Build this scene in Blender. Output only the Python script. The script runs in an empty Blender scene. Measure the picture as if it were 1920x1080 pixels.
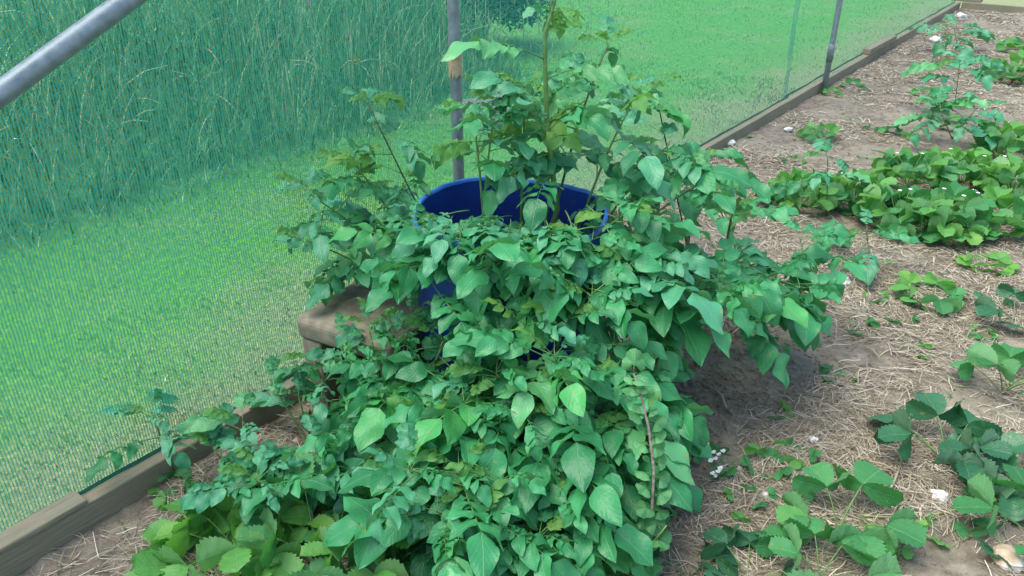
import bpy, math, random
from mathutils import Vector, Matrix, noise
R = math.radians
C = bpy.context.scene.collection
rnd = random.Random(11)

# ---------------------------------------------------------------- camera, sky, sun, exposure
CAMH = 1.6; PITCH = R(27.5); FOC = 1490.0
cam_d = bpy.data.cameras.new("camera"); cam = bpy.data.objects.new("camera", cam_d); C.objects.link(cam)
cam.location = (0, 0, CAMH); cam.rotation_euler = (math.pi/2 - PITCH, 0, 0)
cam_d.sensor_width = 36; cam_d.lens = 36*FOC/1920; cam_d.clip_start = .02; cam_d.clip_end = 500
cam_d.dof.use_dof = False
bpy.context.scene.camera = cam
w = bpy.data.worlds.new("World"); bpy.context.scene.world = w; w.use_nodes = True
wn = w.node_tree; sky = wn.nodes.new('ShaderNodeTexSky'); sky.sky_type = 'NISHITA'; sky.sun_disc = False
SUN_EL, SUN_ROT = R(66), R(-110)
sky.sun_elevation = SUN_EL; sky.sun_rotation = SUN_ROT; sky.dust_density = 2.0; sky.air_density = 1.0
bg = wn.nodes['Background']; wn.links.new(sky.outputs[0], bg.inputs[0]); bg.inputs[1].default_value = .15
sl = bpy.data.lights.new("sun", 'SUN'); sl.energy = 1.9; sl.angle = R(50); sl.color = (1, .97, .9)
so = bpy.data.objects.new("sun", sl); C.objects.link(so)
sd = Vector((math.sin(SUN_ROT)*math.cos(SUN_EL), math.cos(SUN_ROT)*math.cos(SUN_EL), math.sin(SUN_EL)))
so.rotation_euler = sd.to_track_quat('Z', 'Y').to_euler(); so.location = (0, 0, 6)
sc = bpy.context.scene
sc.view_settings.view_transform = 'Standard'; sc.view_settings.look = 'None'
sc.view_settings.exposure = 1.2; sc.view_settings.gamma = 1
try:
    sc.cycles.transparent_max_bounces = 16; sc.cycles.max_bounces = 6
except Exception: pass

# ---------------------------------------------------------------- helpers
def ray(px, py):
    x = (px-960)/FOC; y = (py-540)/FOC
    return Vector((x, math.cos(PITCH)-y*math.sin(PITCH), -(math.sin(PITCH)+y*math.cos(PITCH))))
def G(px, py, z=0.0):                       # point of the ground (height z) seen at a photo pixel
    r = ray(px, py); t = (z-CAMH)/r.z
    return Vector((0, 0, CAMH)) + r*t
def P(px, py, fwd):                         # point at a forward distance
    r = ray(px, py); return Vector((0, 0, CAMH)) + r*(fwd/r.y)
def SN(s, n, z=0.0):                        # bed coordinates: s along the netting, n across (netting at n = -1.92)
    return Vector((.6*s+.8*n, .8*s-.6*n, z))
def toSN(p): return (.6*p.x+.8*p.y, .8*p.x-.6*p.y)
NET_N = -1.92
def proj(p):                                # photo pixel of a world point
    d = p-Vector((0, 0, CAMH)); c_, s_ = math.cos(PITCH), math.sin(PITCH); zc = d.y*c_-d.z*s_
    return (960+FOC*d.x/zc, 540-FOC*(d.y*s_+d.z*c_)/zc) if zc > .05 else (-999, -999)

class MB:
    def __init__(s): s.v = []; s.f = []; s.uv = []; s.m = []
    def add(s, v, f, uv=None, m=0, M=None):
        b = len(s.v)
        s.v += [tuple(M @ Vector(p)) for p in v] if M is not None else [tuple(p) for p in v]
        s.uv += list(uv) if uv else [(0, 0)]*len(v)
        s.f += [tuple(i+b for i in q) for q in f]
        s.m += [m]*len(f)
    def box(s, c, d, M=None, m=0):
        x, y, z = [k/2 for k in d]
        v = [Vector((c[0]+i*x, c[1]+j*y, c[2]+k*z)) for i in (-1, 1) for j in (-1, 1) for k in (-1, 1)]
        s.add(v, [(0,1,3,2),(4,6,7,5),(0,4,5,1),(2,3,7,6),(0,2,6,4),(1,5,7,3)], None, m, M)
    def tube(s, pts, rad, n=6, m=0, cap=True):
        pts = [Vector(p) for p in pts]
        if not hasattr(rad, '__len__'): rad = [rad]*len(pts)
        v = []; f = []
        up = Vector((0, 0, 1))
        t0 = (pts[1]-pts[0]).normalized()
        a = t0.cross(up if abs(t0.z) < .9 else Vector((1, 0, 0))).normalized()
        for i, p in enumerate(pts):
            t = (pts[min(i+1, len(pts)-1)]-pts[max(i-1, 0)]).normalized()
            a = (a - t*a.dot(t)).normalized(); b = t.cross(a)
            for k in range(n):
                q = 2*math.pi*k/n
                v.append(p + (a*math.cos(q)+b*math.sin(q))*rad[i])
        for i in range(len(pts)-1):
            for k in range(n):
                f.append((i*n+k, i*n+(k+1) % n, (i+1)*n+(k+1) % n, (i+1)*n+k))
        if cap: f.append(tuple(range(n))[::-1]); f.append(tuple(range((len(pts)-1)*n, len(pts)*n)))
        uv = [(k/n, i/len(pts)) for i in range(len(pts)) for k in range(n)]
        s.add(v, f, uv, m)
    def mesh(s, name, mats, smooth=True):
        me = bpy.data.meshes.new(name); me.from_pydata(s.v, [], s.f)
        ul = me.uv_layers.new(name='UVMap')
        li = [0]*len(me.loops); me.loops.foreach_get('vertex_index', li)
        flat = []
        for i in li: flat += s.uv[i]
        ul.data.foreach_set('uv', flat)
        for m in mats: me.materials.append(m)
        me.polygons.foreach_set('material_index', s.m)
        me.polygons.foreach_set('use_smooth', [smooth]*len(s.f))
        me.update(); return me
    def build(s, name, mats, parent=None, smooth=True):
        if not isinstance(mats, (list, tuple)): mats = [mats]
        return link(name, s.mesh(name, mats, smooth), parent)
def link(name, me, parent=None):
    o = bpy.data.objects.new(name, me); C.objects.link(o)
    if parent is not None: o.parent = parent
    return o
def tag(o, label, cat, group=None, kind=None):
    if label: o['label'] = label
    if cat: o['category'] = cat
    if group: o['group'] = group
    if kind: o['kind'] = kind
    return o
def thing(name, loc, label, cat, group=None):
    o = bpy.data.objects.new(name, None); C.objects.link(o); o.location = loc; o.empty_display_size = .05
    return tag(o, label, cat, group)
def bevel(o, wdt=.004, seg=2):
    m = o.modifiers.new('bevel', 'BEVEL'); m.width = wdt; m.segments = seg; m.limit_method = 'ANGLE'

# ---------------------------------------------------------------- materials
class NT:
    def __init__(s, name):
        s.mat = bpy.data.materials.new(name); s.mat.use_nodes = True
        s.t = s.mat.node_tree; s.b = s.t.nodes['Principled BSDF']; s.out = s.t.nodes['Material Output']
    def n(s, typ, **k):
        o = s.t.nodes.new(typ)
        for a, b in k.items(): setattr(o, a, b)
        return o
    def l(s, a, b): s.t.links.new(a, b)
    def sock(s, x, i):
        if isinstance(x, (int, float)): i.default_value = x
        elif isinstance(x, tuple): i.default_value = x
        else: s.l(x, i)
    def math(s, op, a, b=0.0, c=None, clamp=False):
        o = s.n('ShaderNodeMath', operation=op, use_clamp=clamp); s.sock(a, o.inputs[0]); s.sock(b, o.inputs[1])
        if c is not None: s.sock(c, o.inputs[2])
        return o.outputs[0]
    def mix(s, f, a, b):
        o = s.n('ShaderNodeMix', data_type='RGBA'); s.sock(f, o.inputs[0])
        s.sock(a if not isinstance(a, tuple) else (*a, 1), o.inputs[6]); s.sock(b if not isinstance(b, tuple) else (*b, 1), o.inputs[7])
        return o.outputs[2]
    def noise(s, scale, detail=4, co=None, rough=.55, dist=0):
        o = s.n('ShaderNodeTexNoise'); o.inputs['Scale'].default_value = scale; o.inputs['Detail'].default_value = detail
        o.inputs['Roughness'].default_value = rough; o.inputs['Distortion'].default_value = dist
        if co is not None: s.l(co, o.inputs['Vector'])
        return o.outputs[0]
    def ramp(s, f, stops):
        o = s.n('ShaderNodeValToRGB'); e = o.color_ramp.elements
        while len(e) < len(stops): e.new(.5)
        for i, (p, c) in enumerate(stops):
            e[i].position = p; e[i].color = (*c, 1) if isinstance(c, tuple) else (c, c, c, 1)
        s.sock(f, o.inputs[0]); return o.outputs[0]
    def coord(s, k='Object'): return s.n('ShaderNodeTexCoord').outputs[k]
    def bump(s, h, strength=.3, dist=.01):
        o = s.n('ShaderNodeBump'); o.inputs['Strength'].default_value = strength; o.inputs['Distance'].default_value = dist
        s.l(h, o.inputs['Height']); return o.outputs[0]

def leaf_mat(name, dark, light, under, nveins, veincol, rough=.5, trans=.3, slope=1.1, pleat=.5, blotch=.0):
    t = NT(name); co = t.coord('UV'); sp = t.n('ShaderNodeSeparateXYZ'); t.l(co, sp.inputs[0])
    u = t.math('ABSOLUTE', t.math('SUBTRACT', sp.outputs[0], .5)); v = sp.outputs[1]
    mid = t.math('SUBTRACT', 1, t.math('DIVIDE', u, .022), clamp=True)
    nz = t.noise(60, 2, t.coord('Object'))
    ph = t.math('ADD', t.math('MULTIPLY', t.math('SUBTRACT', v, t.math('MULTIPLY', u, slope)), nveins), t.math('MULTIPLY', nz, .35))
    tri = t.math('ABSOLUTE', t.math('SUBTRACT', t.math('FRACT', ph), .5))        # .5 at a vein, 0 between
    vein = t.math('MULTIPLY', t.math('SUBTRACT', tri, .42, clamp=True), 9.0, clamp=True)
    geo = t.n('ShaderNodeNewGeometry'); oi = t.n('ShaderNodeObjectInfo')
    rr = t.math('FRACT', t.math('ADD', geo.outputs['Random Per Island'], oi.outputs['Random']))
    big = t.noise(14, 3, t.coord('Object'))
    f = t.math('ADD', t.math('MULTIPLY', rr, .8), t.math('MULTIPLY', big, .3))
    col = t.mix(f, dark, light)
    yel = t.math('MULTIPLY', t.math('GREATER_THAN', oi.outputs['Random'], .89), .35)
    col = t.mix(yel, col, (light[0]*1.9, light[1]*1.35, light[2]*.6))
    col = t.mix(t.math('MULTIPLY', vein, .2), col, veincol)
    col = t.mix(t.math('MULTIPLY', mid, .55), col, veincol)
    dm = t.noise(55, 2, t.coord('Object'), .4); col = t.mix(t.ramp(t.math('MULTIPLY', dm, t.math('ADD', .85, t.math('MULTIPLY', rr, .22))), [(.70, 0.), (.74, .7)]), col, (.28, .26, .08))
    sk = t.noise(240, 1, t.coord('Object'), .3); col = t.mix(t.ramp(sk, [(.80, 0.), (.83, .9)]), col, (.7, .74, .72))
    col = t.mix(geo.outputs['Backfacing'], col, under)
    t.l(col, t.b.inputs['Base Color']); t.b.inputs['Roughness'].default_value = rough
    t.b.inputs['Specular IOR Level'].default_value = .5
    
    quilt = t.noise(130, 2, t.coord('Object'))
    h = t.math('ADD', t.math('MULTIPLY', tri, -pleat*.85), t.math('ADD', t.math('MULTIPLY', mid, -.6), t.math('MULTIPLY', quilt, .8)))
    t.l(t.bump(h, .38, .004), t.b.inputs['Normal'])
    tl = t.n('ShaderNodeBsdfTranslucent')
    hs = t.mix(.5, col, (light[0]*1.8, light[1]*1.7, light[2]*.35))
    t.l(hs, tl.inputs[0])
    mx = t.n('ShaderNodeMixShader'); mx.inputs[0].default_value = trans
    t.l(t.b.outputs[0], mx.inputs[1]); t.l(tl.outputs[0], mx.inputs[2]); t.l(mx.outputs[0], t.out.inputs[0])
    return t.mat
VEIN = (.2, .42, .2)
M_POT = leaf_mat('potato_leaf', (.017, .150, .050), (.058, .350, .128), (.10, .30, .13), 6, VEIN, .44, .27)
M_POTB = leaf_mat('potato_leaf_blue', (.030, .195, .088), (.085, .360, .180), (.12, .31, .17), 6, VEIN, .42, .22)
M_YNG = leaf_mat('young_leaf', (.075, .25, .06), (.12, .34, .075), (.15, .34, .12), 6, VEIN, .5, .42)
M_STR = leaf_mat('strawberry_leaf', (.026, .165, .048), (.078, .32, .10), (.12, .31, .12), 8, VEIN, .62, .34, .75, .5)
M_GB = leaf_mat('gooseberry_leaf', (.05, .21, .07), (.11, .36, .13), (.14, .33, .14), 5, VEIN, .5, .35)
M_STRD = leaf_mat('strawberry_leaf_dark', (.018, .10, .042), (.04, .17, .07), (.09, .2, .11), 9, (.1, .24, .1), .42, .2, .75, .5)
M_STRY = leaf_mat('strawberry_leaf_light', (.075, .28, .055), (.15, .42, .10), (.16, .36, .12), 9, VEIN, .5, .42, .75, .5)

def simple(name, c1, c2, scale=30, rough=.6, bump=0, metal=0, c3=None, coord='Object', detail=4):
    t = NT(name); co = t.coord(coord); n = t.noise(scale, detail, co)
    col = t.ramp(n, [(.35, c1), (.65, c2)])
    if c3:
        n2 = t.noise(scale*.17, 3, co); col = t.mix(t.ramp(n2, [(.52, 0.0), (.68, 1.0)]), col, c3)
    t.l(col, t.b.inputs['Base Color']); t.b.inputs['Roughness'].default_value = rough; t.b.inputs['Metallic'].default_value = metal
    if bump: t.l(t.bump(n, bump, .005), t.b.inputs['Normal'])
    return t.mat
M_STEM = simple('green_stem', (.07, .17, .04), (.13, .26, .07), 40, .5, .1)
M_STEMP = simple('purple_brown_stem', (.07, .06, .035), (.12, .17, .06), 25, .55, .1)
M_RUN = simple('runner_stem', (.22, .3, .08), (.34, .34, .12), 30, .55)
M_WOODY = simple('woody_bark', (.16, .11, .08), (.42, .36, .3), 90, .8, .4)
M_PET = simple('white_petal', (.75, .76, .74), (.85, .85, .83), 50, .5)
M_FYEL = simple('flower_centre', (.6, .45, .05), (.7, .55, .1), 80, .6)
M_BERRY = simple('ripe_berry', (.45, .02, .02), (.6, .05, .03), 160, .3, .4)
M_GBERRY = simple('unripe_berry', (.38, .42, .14), (.5, .48, .2), 160, .4, .4)
M_STONE = simple('white_flint', (.42, .4, .38), (.8, .79, .78), 45, .55, .4, c3=(.1, .1, .12))
M_STONET = simple('tan_flint', (.3, .22, .14), (.5, .4, .28), 30, .5, .3, c3=(.75, .73, .7))
M_HULL = simple('grey_slab', (.13, .135, .14), (.2, .2, .21), 12, .85, .2)

# wood board
t = NT('weathered_timber'); co = t.coord('UV'); mp = t.n('ShaderNodeMapping'); mp.inputs['Scale'].default_value = (4, 90, 1); t.l(co, mp.inputs[0])
g = t.noise(1.5, 5, mp.outputs[0], .6, .4); st = t.noise(3, 3, t.coord('Object'))
col = t.ramp(g, [(.3, (.155, .135, .085)), (.7, (.31, .28, .19))]); col = t.mix(t.ramp(st, [(.45, 0.), (.7, .7)]), col, (.15, .17, .10))
t.l(col, t.b.inputs['Base Color']); t.b.inputs['Roughness'].default_value = .85; t.l(t.bump(g, .5, .004), t.b.inputs['Normal']); M_WOOD = t.mat

# galvanised tube
t = NT('galvanised_tube'); co = t.coord('Object'); n = t.noise(35, 5, co); n2 = t.noise(260, 2, co)
col = t.ramp(n, [(.3, (.15, .195, .21)), (.7, (.25, .31, .33))])
t.l(col, t.b.inputs['Base Color']); t.b.inputs['Metallic'].default_value = .35
t.l(t.ramp(n, [(.3, .38), (.7, .55)]), t.b.inputs['Roughness']); t.l(t.bump(n2, .2, .001), t.b.inputs['Normal']); M_TUBE = t.mat
M_TAPE = simple('peeling_tan_tape', (.30, .2, .1), (.46, .36, .22), 40, .7, .3)

# blue plastic
t = NT('blue_plastic'); co = t.coord('Object'); n = t.noise(9, 4, co)
col = t.ramp(n, [(.3, (.006, .035, .26)), (.7, (.012, .06, .36))]); t.l(col, t.b.inputs['Base Color'])
sc = t.noise(38, 6, co, .8, 1.5); col2 = t.mix(t.ramp(sc, [(.58, 0.), (.66, .35)]), col, (.10, .16, .34)); t.l(col2, t.b.inputs['Base Color'])
t.b.inputs['Roughness'].default_value = .42; t.l(t.bump(t.noise(60, 2, co), .08, .004), t.b.inputs['Normal']); M_BLUE = t.mat
t = NT('cut_rim_plastic'); t.b.inputs['Base Color'].default_value = (.03, .17, .62, 1); t.b.inputs['Roughness'].default_value = .5
t.l(t.bump(t.noise(50, 2, t.coord('Object')), .2, .004), t.b.inputs['Normal']); M_BLUER = t.mat
M_CONC = simple('weathered_block', (.17, .15, .10), (.29, .255, .18), 22, .9, .5, c3=(.12, .14, .08))
M_BAG = simple('brown_grow_bag', (.05, .035, .025), (.085, .06, .045), 40, .6, .3)

# soil
t = NT('bed_soil'); co = t.coord('Object'); n = t.noise(18, 8, co, .65); n2 = t.noise(2.2, 4, co); n3 = t.noise(120, 4, co, .7)
col = t.ramp(n, [(.28, (.09, .072, .05)), (.5, (.20, .170, .125)), (.75, (.33, .295, .22))])
col = t.mix(t.ramp(n2, [(.45, 0.), (.65, .55)]), col, (.34, .30, .225))
col = t.mix(t.ramp(n3, [(.58, 0.), (.75, .6)]), col, (.38, .35, .29))
t.l(col, t.b.inputs['Base Color']); t.b.inputs['Roughness'].default_value = .95
h = t.math('ADD', t.math('MULTIPLY', n, 1.0), t.math('MULTIPLY', n3, .35)); t.l(t.bump(h, .9, .02), t.b.inputs['Normal']); M_SOIL = t.mat

t = NT('dry_straw'); geo = t.n('ShaderNodeNewGeometry')
col = t.ramp(geo.outputs['Random Per Island'], [(.0, (.15, .115, .07)), (.4, (.27, .225, .15)), (.75, (.41, .36, .26)), (1.0, (.60, .56, .45))])
t.l(col, t.b.inputs['Base Color']); t.b.inputs['Roughness'].default_value = .8; M_STRAW = t.mat

# lawn: object coordinates are the bed coordinates (s, n) because the sheet is turned the same way
t = NT('mown_lawn'); co = t.coord('Object'); sp = t.n('ShaderNodeSeparateXYZ'); t.l(co, sp.inputs[0])
n = t.noise(1.3, 5, co, .6); n2 = t.noise(45, 4, co, .7); n3 = t.noise(5, 4, co); n4 = t.noise(160, 3, co, .7)
col = t.ramp(n2, [(.30, (.06, .26, .025)), (.5, (.09, .34, .035)), (.70, (.14, .43, .05))])
col = t.mix(t.ramp(n3, [(.4, 0.), (.7, .6)]), col, (.085, .32, .035))
dist = t.math('SUBTRACT', t.math('MULTIPLY', sp.outputs[1], -1.0), 1.92)       # metres out from the netting
dd = t.math('ADD', dist, t.math('MULTIPLY', t.math('SUBTRACT', n, .5), 1.6))
dry = t.ramp(t.math('DIVIDE', dd, 1.15), [(.0, 1.), (.3, .8), (.75, .15), (1.0, 0.)])
dry2 = t.ramp(n, [(.5, 0.), (.66, 1.)])
dryc = t.ramp(n2, [(.3, (.22, .20, .10)), (.7, (.42, .38, .24))])
dryf = t.math('MULTIPLY', t.math('MAXIMUM', dry, t.math('MULTIPLY', dry2, .35)), t.ramp(n4, [(.32, .35), (.6, 1.)]))
col = t.mix(dryf, col, dryc)
lng = t.ramp(t.math('DIVIDE', t.math('ADD', dist, t.math('MULTIPLY', t.math('SUBTRACT', n3, .5), 1.2)), 3.0), [(.3, 0.), (.72, .75)])
lng = t.math('MULTIPLY', lng, t.ramp(t.math('DIVIDE', sp.outputs[0], 10), [(.45, 1.), (.62, 0.)]))
col = t.mix(lng, col, t.mix(n2, (.035, .16, .03), (.08, .26, .05)))
t.l(col, t.b.inputs['Base Color']); t.b.inputs['Roughness'].default_value = .85
t.l(t.bump(t.math('ADD', n2, n4), .7, .02), t.b.inputs['Normal']); M_LAWN = t.mat
M_BANK = simple('bank_earth', (.05, .17, .06), (.10, .27, .07), 12, .95, .5)

t = NT('tall_grass_blade'); geo = t.n('ShaderNodeNewGeometry')
col = t.ramp(geo.outputs['Random Per Island'], [(.0, (.04, .19, .07)), (.5, (.08, .27, .09)), (.85, (.16, .37, .12)), (1.0, (.32, .36, .17))])
t.l(col, t.b.inputs['Base Color']); t.b.inputs['Roughness'].default_value = .6; M_TALL = t.mat
M_SEED = simple('grass_seed_head', (.24, .30, .16), (.42, .44, .28), 60, .8)
M_HEDGE = simple('hedge_leaf', (.015, .07, .03), (.04, .14, .05), 5, .6)

# shade netting: knitted tapes with holes between
def net_mat(name, colr, pitch, base_cov):
    t = NT(name); co = t.coord('UV'); sp = t.n('ShaderNodeSeparateXYZ'); t.l(co, sp.inputs[0])
    nz = t.noise(3.0, 3, co); nf = t.noise(90, 2, co)
    x = t.math('ADD', sp.outputs[0], t.math('MULTIPLY', nz, .02)); z = sp.outputs[1]
    row = t.math('MULTIPLY', z, 1/.0052)
    zig = t.math('MULTIPLY', t.math('ABSOLUTE', t.math('SUBTRACT', t.math('FRACT', row), .5)), .55)
    ph = t.math('FRACT', t.math('ADD', t.math('MULTIPLY', x, 1/pitch), zig))
    a = t.math('ABSOLUTE', t.math('SUBTRACT', ph, .5))                  # 0 at the wale
    wale = t.math('LESS_THAN', a, t.math('ADD', .065, t.math('MULTIPLY', nf, .16)))
    rf = t.math('ABSOLUTE', t.math('SUBTRACT', t.math('FRACT', t.math('MULTIPLY', row, 1.0)), .5))
    weft = t.math('LESS_THAN', rf, t.math('ADD', base_cov, t.math('MULTIPLY', nf, .17)))
    weft = t.math('MULTIPLY', weft, t.math('GREATER_THAN', nf, .47))
    cov = t.math('MAXIMUM', wale, weft)
    big = t.noise(1.1, 3, co)
    col = t.mix(big, colr[0], colr[1])
    col = t.mix(t.math('MULTIPLY', wale, .15), col, (.16, .46, .36))
    t.l(col, t.b.inputs['Base Color']); t.b.inputs['Roughness'].default_value = .5
    tl = t.n('ShaderNodeBsdfTranslucent'); t.l(col, tl.inputs[0])
    m1 = t.n('ShaderNodeMixShader'); m1.inputs[0].default_value = .4; t.l(t.b.outputs[0], m1.inputs[1]); t.l(tl.outputs[0], m1.inputs[2])
    tr = t.n('ShaderNodeBsdfTransparent'); m2 = t.n('ShaderNodeMixShader')
    t.l(cov, m2.inputs[0]); t.l(tr.outputs[0], m2.inputs[1]); t.l(m1.outputs[0], m2.inputs[2]); t.l(m2.outputs[0], t.out.inputs[0])
    return t.mat
M_NET = net_mat('green_shade_netting', ((.012, .25, .19), (.03, .38, .28)), .0080, .08)
M_HEM = simple('net_hem', (.01, .14, .10), (.03, .22, .16), 150, .5, .3)

# ---------------------------------------------------------------- setting
def soil_h(x, y):
    p = Vector((x, y, 0))
    return .035 + .018*noise.noise(p*1.7) + .012*noise.noise(p*6) + .010*noise.noise(p*19) + .006*abs(noise.noise(p*47))
def graded(a, lo, hi, b, fine, coarse):
    r = []; x = a
    while x < b:
        r.append(x); x += fine if lo <= x < hi else coarse
    return r + [b]
ss = graded(-2.5, .4, 4.6, 12.35, .014, .07); ns = graded(-1.868, -1.868, .5, 6.5, .014, .07)
m = MB(); v = []
for s_ in ss:
    for n_ in ns:
        q = SN(s_, n_); v.append((q.x, q.y, soil_h(q.x, q.y)))
N = len(ns); f = [(i*N+j, (i+1)*N+j, (i+1)*N+j+1, i*N+j+1) for i in range(len(ss)-1) for j in range(N-1)]
m.add(v, [q[::-1] for q in f]); o = m.build('soil', M_SOIL); o['kind'] = 'structure'

ROT = math.atan2(.8, .6)
o = MB(); K = 40; v = [(-60+120*i/K, -60+120*j/K, 0) for i in range(K+1) for j in range(K+1)]
o.add(v, [(i*(K+1)+j, (i+1)*(K+1)+j, (i+1)*(K+1)+j+1, i*(K+1)+j+1) for i in range(K) for j in range(K)])
o = o.build('lawn', M_LAWN); o.rotation_euler.z = ROT; o['kind'] = 'structure'; 
# (object x runs along s, object y is -n)  -> material expects n in y: flip there
# the sheet's own y axis points to -n, so scale y by -1 in the material mapping instead of the object
nt = M_LAWN.node_tree
for nd in nt.nodes:
    if nd.type == 'MATH' and nd.operation == 'MULTIPLY' and abs(nd.inputs[1].default_value+1.0) < 1e-6: nd.inputs[1].default_value = 1.0

def bank_h(s, n):
    d = -4.15 + .18*noise.noise(Vector((s*.8, 3, 0))) - n - max(0, s-5.5)*1.3
    if d < 0: return -.02 
    return min(1.0, d*.42) + .05*noise.noise(Vector((s*2, n*2, 0)))*min(1, d)
m = MB(); v = []; SS = [-6+.25*i for i in range(60)]; NN = [-4.0-.25*j for j in range(22)]
for s_ in SS:
    for n_ in NN: v.append(tuple(SN(s_, n_, bank_h(s_, n_))))
m.add(v, [(i*22+j, i*22+j+1, (i+1)*22+j+1, (i+1)*22+j) for i in range(59) for j in range(21)])
o = m.build('grass_bank', M_BANK); o['kind'] = 'structure'

# tall grass on the bank (nobody could count it)
m = MB()
def blade(m, p, h, lean, az, wd, segs=4):
    ax = Vector((math.cos(az), math.sin(az), 0)); sx = Vector((-ax.y, ax.x, 0)); v = []
    for i in range(segs+1):
        t_ = i/segs; w_ = wd*(1-t_)**.6+.0004
        c = p + Vector((0, 0, h*(t_-.32*lean*t_*t_))) + ax*(h*lean*t_*t_)
        v += [c-sx*w_, c+sx*w_]
    m.add(v, [(2*i, 2*i+1, 2*i+3, 2*i+2) for i in range(segs)]); return c
for i in range(30000):
    s_ = rnd.uniform(-2.5, 8.0); n_ = -4.15-abs(rnd.gauss(0, 1.2)) if i%4 else -4.3+rnd.expovariate(2.2); z = max(0, bank_h(s_, n_))
    if s_ > 5.8 and z == 0 or n_ > -3.5: continue
    edge = max(.1, min(1, (-4.05-n_)*.8+.28))
    if rnd.random() > .5+.5*noise.noise(Vector((s_*3, n_*3, 5)))+.25: continue
    blade(m, SN(s_, n_, z-.03), rnd.uniform(.25, .8)*edge, rnd.uniform(.05, .9), rnd.uniform(0, 6.28), rnd.uniform(.002, .005), 3)
tag(m.build('tall_grass', M_TALL), 'tall rough green grass growing on the bank behind the netting', 'grass', kind='stuff')
m = MB()
for i in range(400):
    s_ = rnd.uniform(-1.5, 7.2); n_ = -4.0-abs(rnd.gauss(0, .75)); z = max(0, bank_h(s_, n_))
    p = SN(s_, n_, z); az = rnd.uniform(0, 6.28); ln = rnd.uniform(.02, 1)**2; h = rnd.uniform(.35, .8)
    ax = Vector((math.cos(az), math.sin(az), 0)); pts = []
    for k in range(7):
        t_ = k/6; pts.append(p + Vector((0, 0, h*(t_-.45*ln*t_**3))) + ax*(h*ln*.7*t_*t_))
    rr = rnd.uniform(.002, .0045)
    m.tube(pts[:5], .0012, 3, cap=False); m.tube(pts[4:], [.0018, rr, .0015], 4, cap=False)
tag(m.build('grass_seed_heads', M_SEED), 'pale dry grass stalks with nodding seed heads on the bank', 'grass', kind='stuff')

M_BLADE = None
t = NT('lawn_blade'); geo = t.n('ShaderNodeNewGeometry')
col = t.ramp(geo.outputs['Random Per Island'], [(.0, (.07, .30, .03)), (.5, (.10, .38, .04)), (.85, (.15, .46, .06)), (1.0, (.26, .52, .10))])
t.l(col, t.b.inputs['Base Color']); t.b.inputs['Roughness'].default_value = .5
tl = t.n('ShaderNodeBsdfTranslucent'); t.l(col, tl.inputs[0]); mx = t.n('ShaderNodeMixShader'); mx.inputs[0].default_value = .35
t.l(t.b.outputs[0], mx.inputs[1]); t.l(tl.outputs[0], mx.inputs[2]); t.l(mx.outputs[0], t.out.inputs[0]); M_BLADE = t.mat
m = MB()
for i in range(42000):
    if i % 3: s_ = rnd.uniform(-1.2, 7); n_ = -1.96-rnd.random()**1.2*2.6
    else: s_ = rnd.uniform(5, 13); n_ = -1.96-rnd.random()*5
    d = -1.92-n_; dry = 1-d/(.75+.6*noise.noise(Vector((s_*1.1, n_*1.1, 17)))); pd = max(.06, min(.85, dry*1.5))+.25*max(0, noise.noise(Vector((s_*.8, n_*.8, 50)))-.15)*2
    if noise.noise(Vector((s_*4, n_*4, 77)))+.5 < rnd.random()*.8 or (d > 1.0 and rnd.random() < .45): continue
    q = SN(s_, n_, 0); az = rnd.uniform(0, 6.28); h = rnd.uniform(.012, .030)*(1+.9*max(0, min(1, (d-1.5)))); wd = rnd.uniform(.0015, .0032)*(1 if s_ < 6 else 1.6)
    ax = Vector((math.cos(az), math.sin(az), 0)); sx = Vector((-ax.y, ax.x, 0))*wd; l_ = rnd.uniform(.2, 1.4)*h
    m.add([q-sx, q+sx, q+ax*l_*.4+Vector((0, 0, h*.65))+sx*.7, q+ax*l_*.4+Vector((0, 0, h*.65))-sx*.7, q+ax*l_+Vector((0, 0, h))], [(0, 1, 2, 3), (3, 2, 4)], None, 1 if rnd.random() < pd else 0)
tag(m.build('lawn_grass', [M_BLADE, M_STRAW], smooth=False), 'short mown grass with dry blades beside the netting', 'grass', kind='stuff')

# small dark shrub at the end of the bank
def leafy_crown(m, c, rx, rz, n, size):
    for i in range(n):
        u = Vector((rnd.gauss(0, 1), rnd.gauss(0, 1), rnd.gauss(0, 1))).normalized()
        k = .75 + .35*noise.noise(u*2.2+c); rr = rnd.uniform(.55, 1)**.5*k
        p = c + Vector((u.x*rx, u.y*rx, abs(u.z)*rz if u.z < -.3 else u.z*rz))*rr
        q = Matrix.Rotation(rnd.uniform(0, 6.28), 4, 'Z') @ Matrix.Rotation(rnd.uniform(-.9, .9), 4, 'X') @ Matrix.Rotation(rnd.uniform(-.9, .9), 4, 'Y')
        L = size*rnd.uniform(.6, 1.2)
        m.add([(0, 0, 0), (-L*.3, L*.45, 0.01), (0, L, -.01), (L*.3, L*.45, .01)], [(0, 3, 2, 1)], None, 0, Matrix.Translation(p) @ q)
sh = thing('garden_shrub', SN(6.5, -5.3, 0), 'dark green shrub at the far end of the grass bank behind the netting', 'shrub')
m = MB(); leafy_crown(m, Vector((0, 0, .42)), .8, .55, 5200, .085); m.build('crown', M_HEDGE, sh)
m = MB()
for k in range(6):
    a = k*1.05; m.tube([(0, 0, 0), (.12*math.cos(a), .12*math.sin(a), .25), (.4*math.cos(a), .4*math.sin(a), .6)], [.018, .012, .004], 5)
m.build('trunk', M_WOODY, sh)

# grey slab on the lawn
g_ = G(935, 205); m = MB(); m.box((0, 0, .02), (.5, .5, .045)); o = m.build('paving_slab', M_HULL, smooth=False); bevel(o, .006)
o.location = (g_.x, g_.y, 0.004); o.rotation_euler.z = .5; tag(o, 'square grey paving slab set in the lawn beyond the netting', 'slab')

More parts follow.
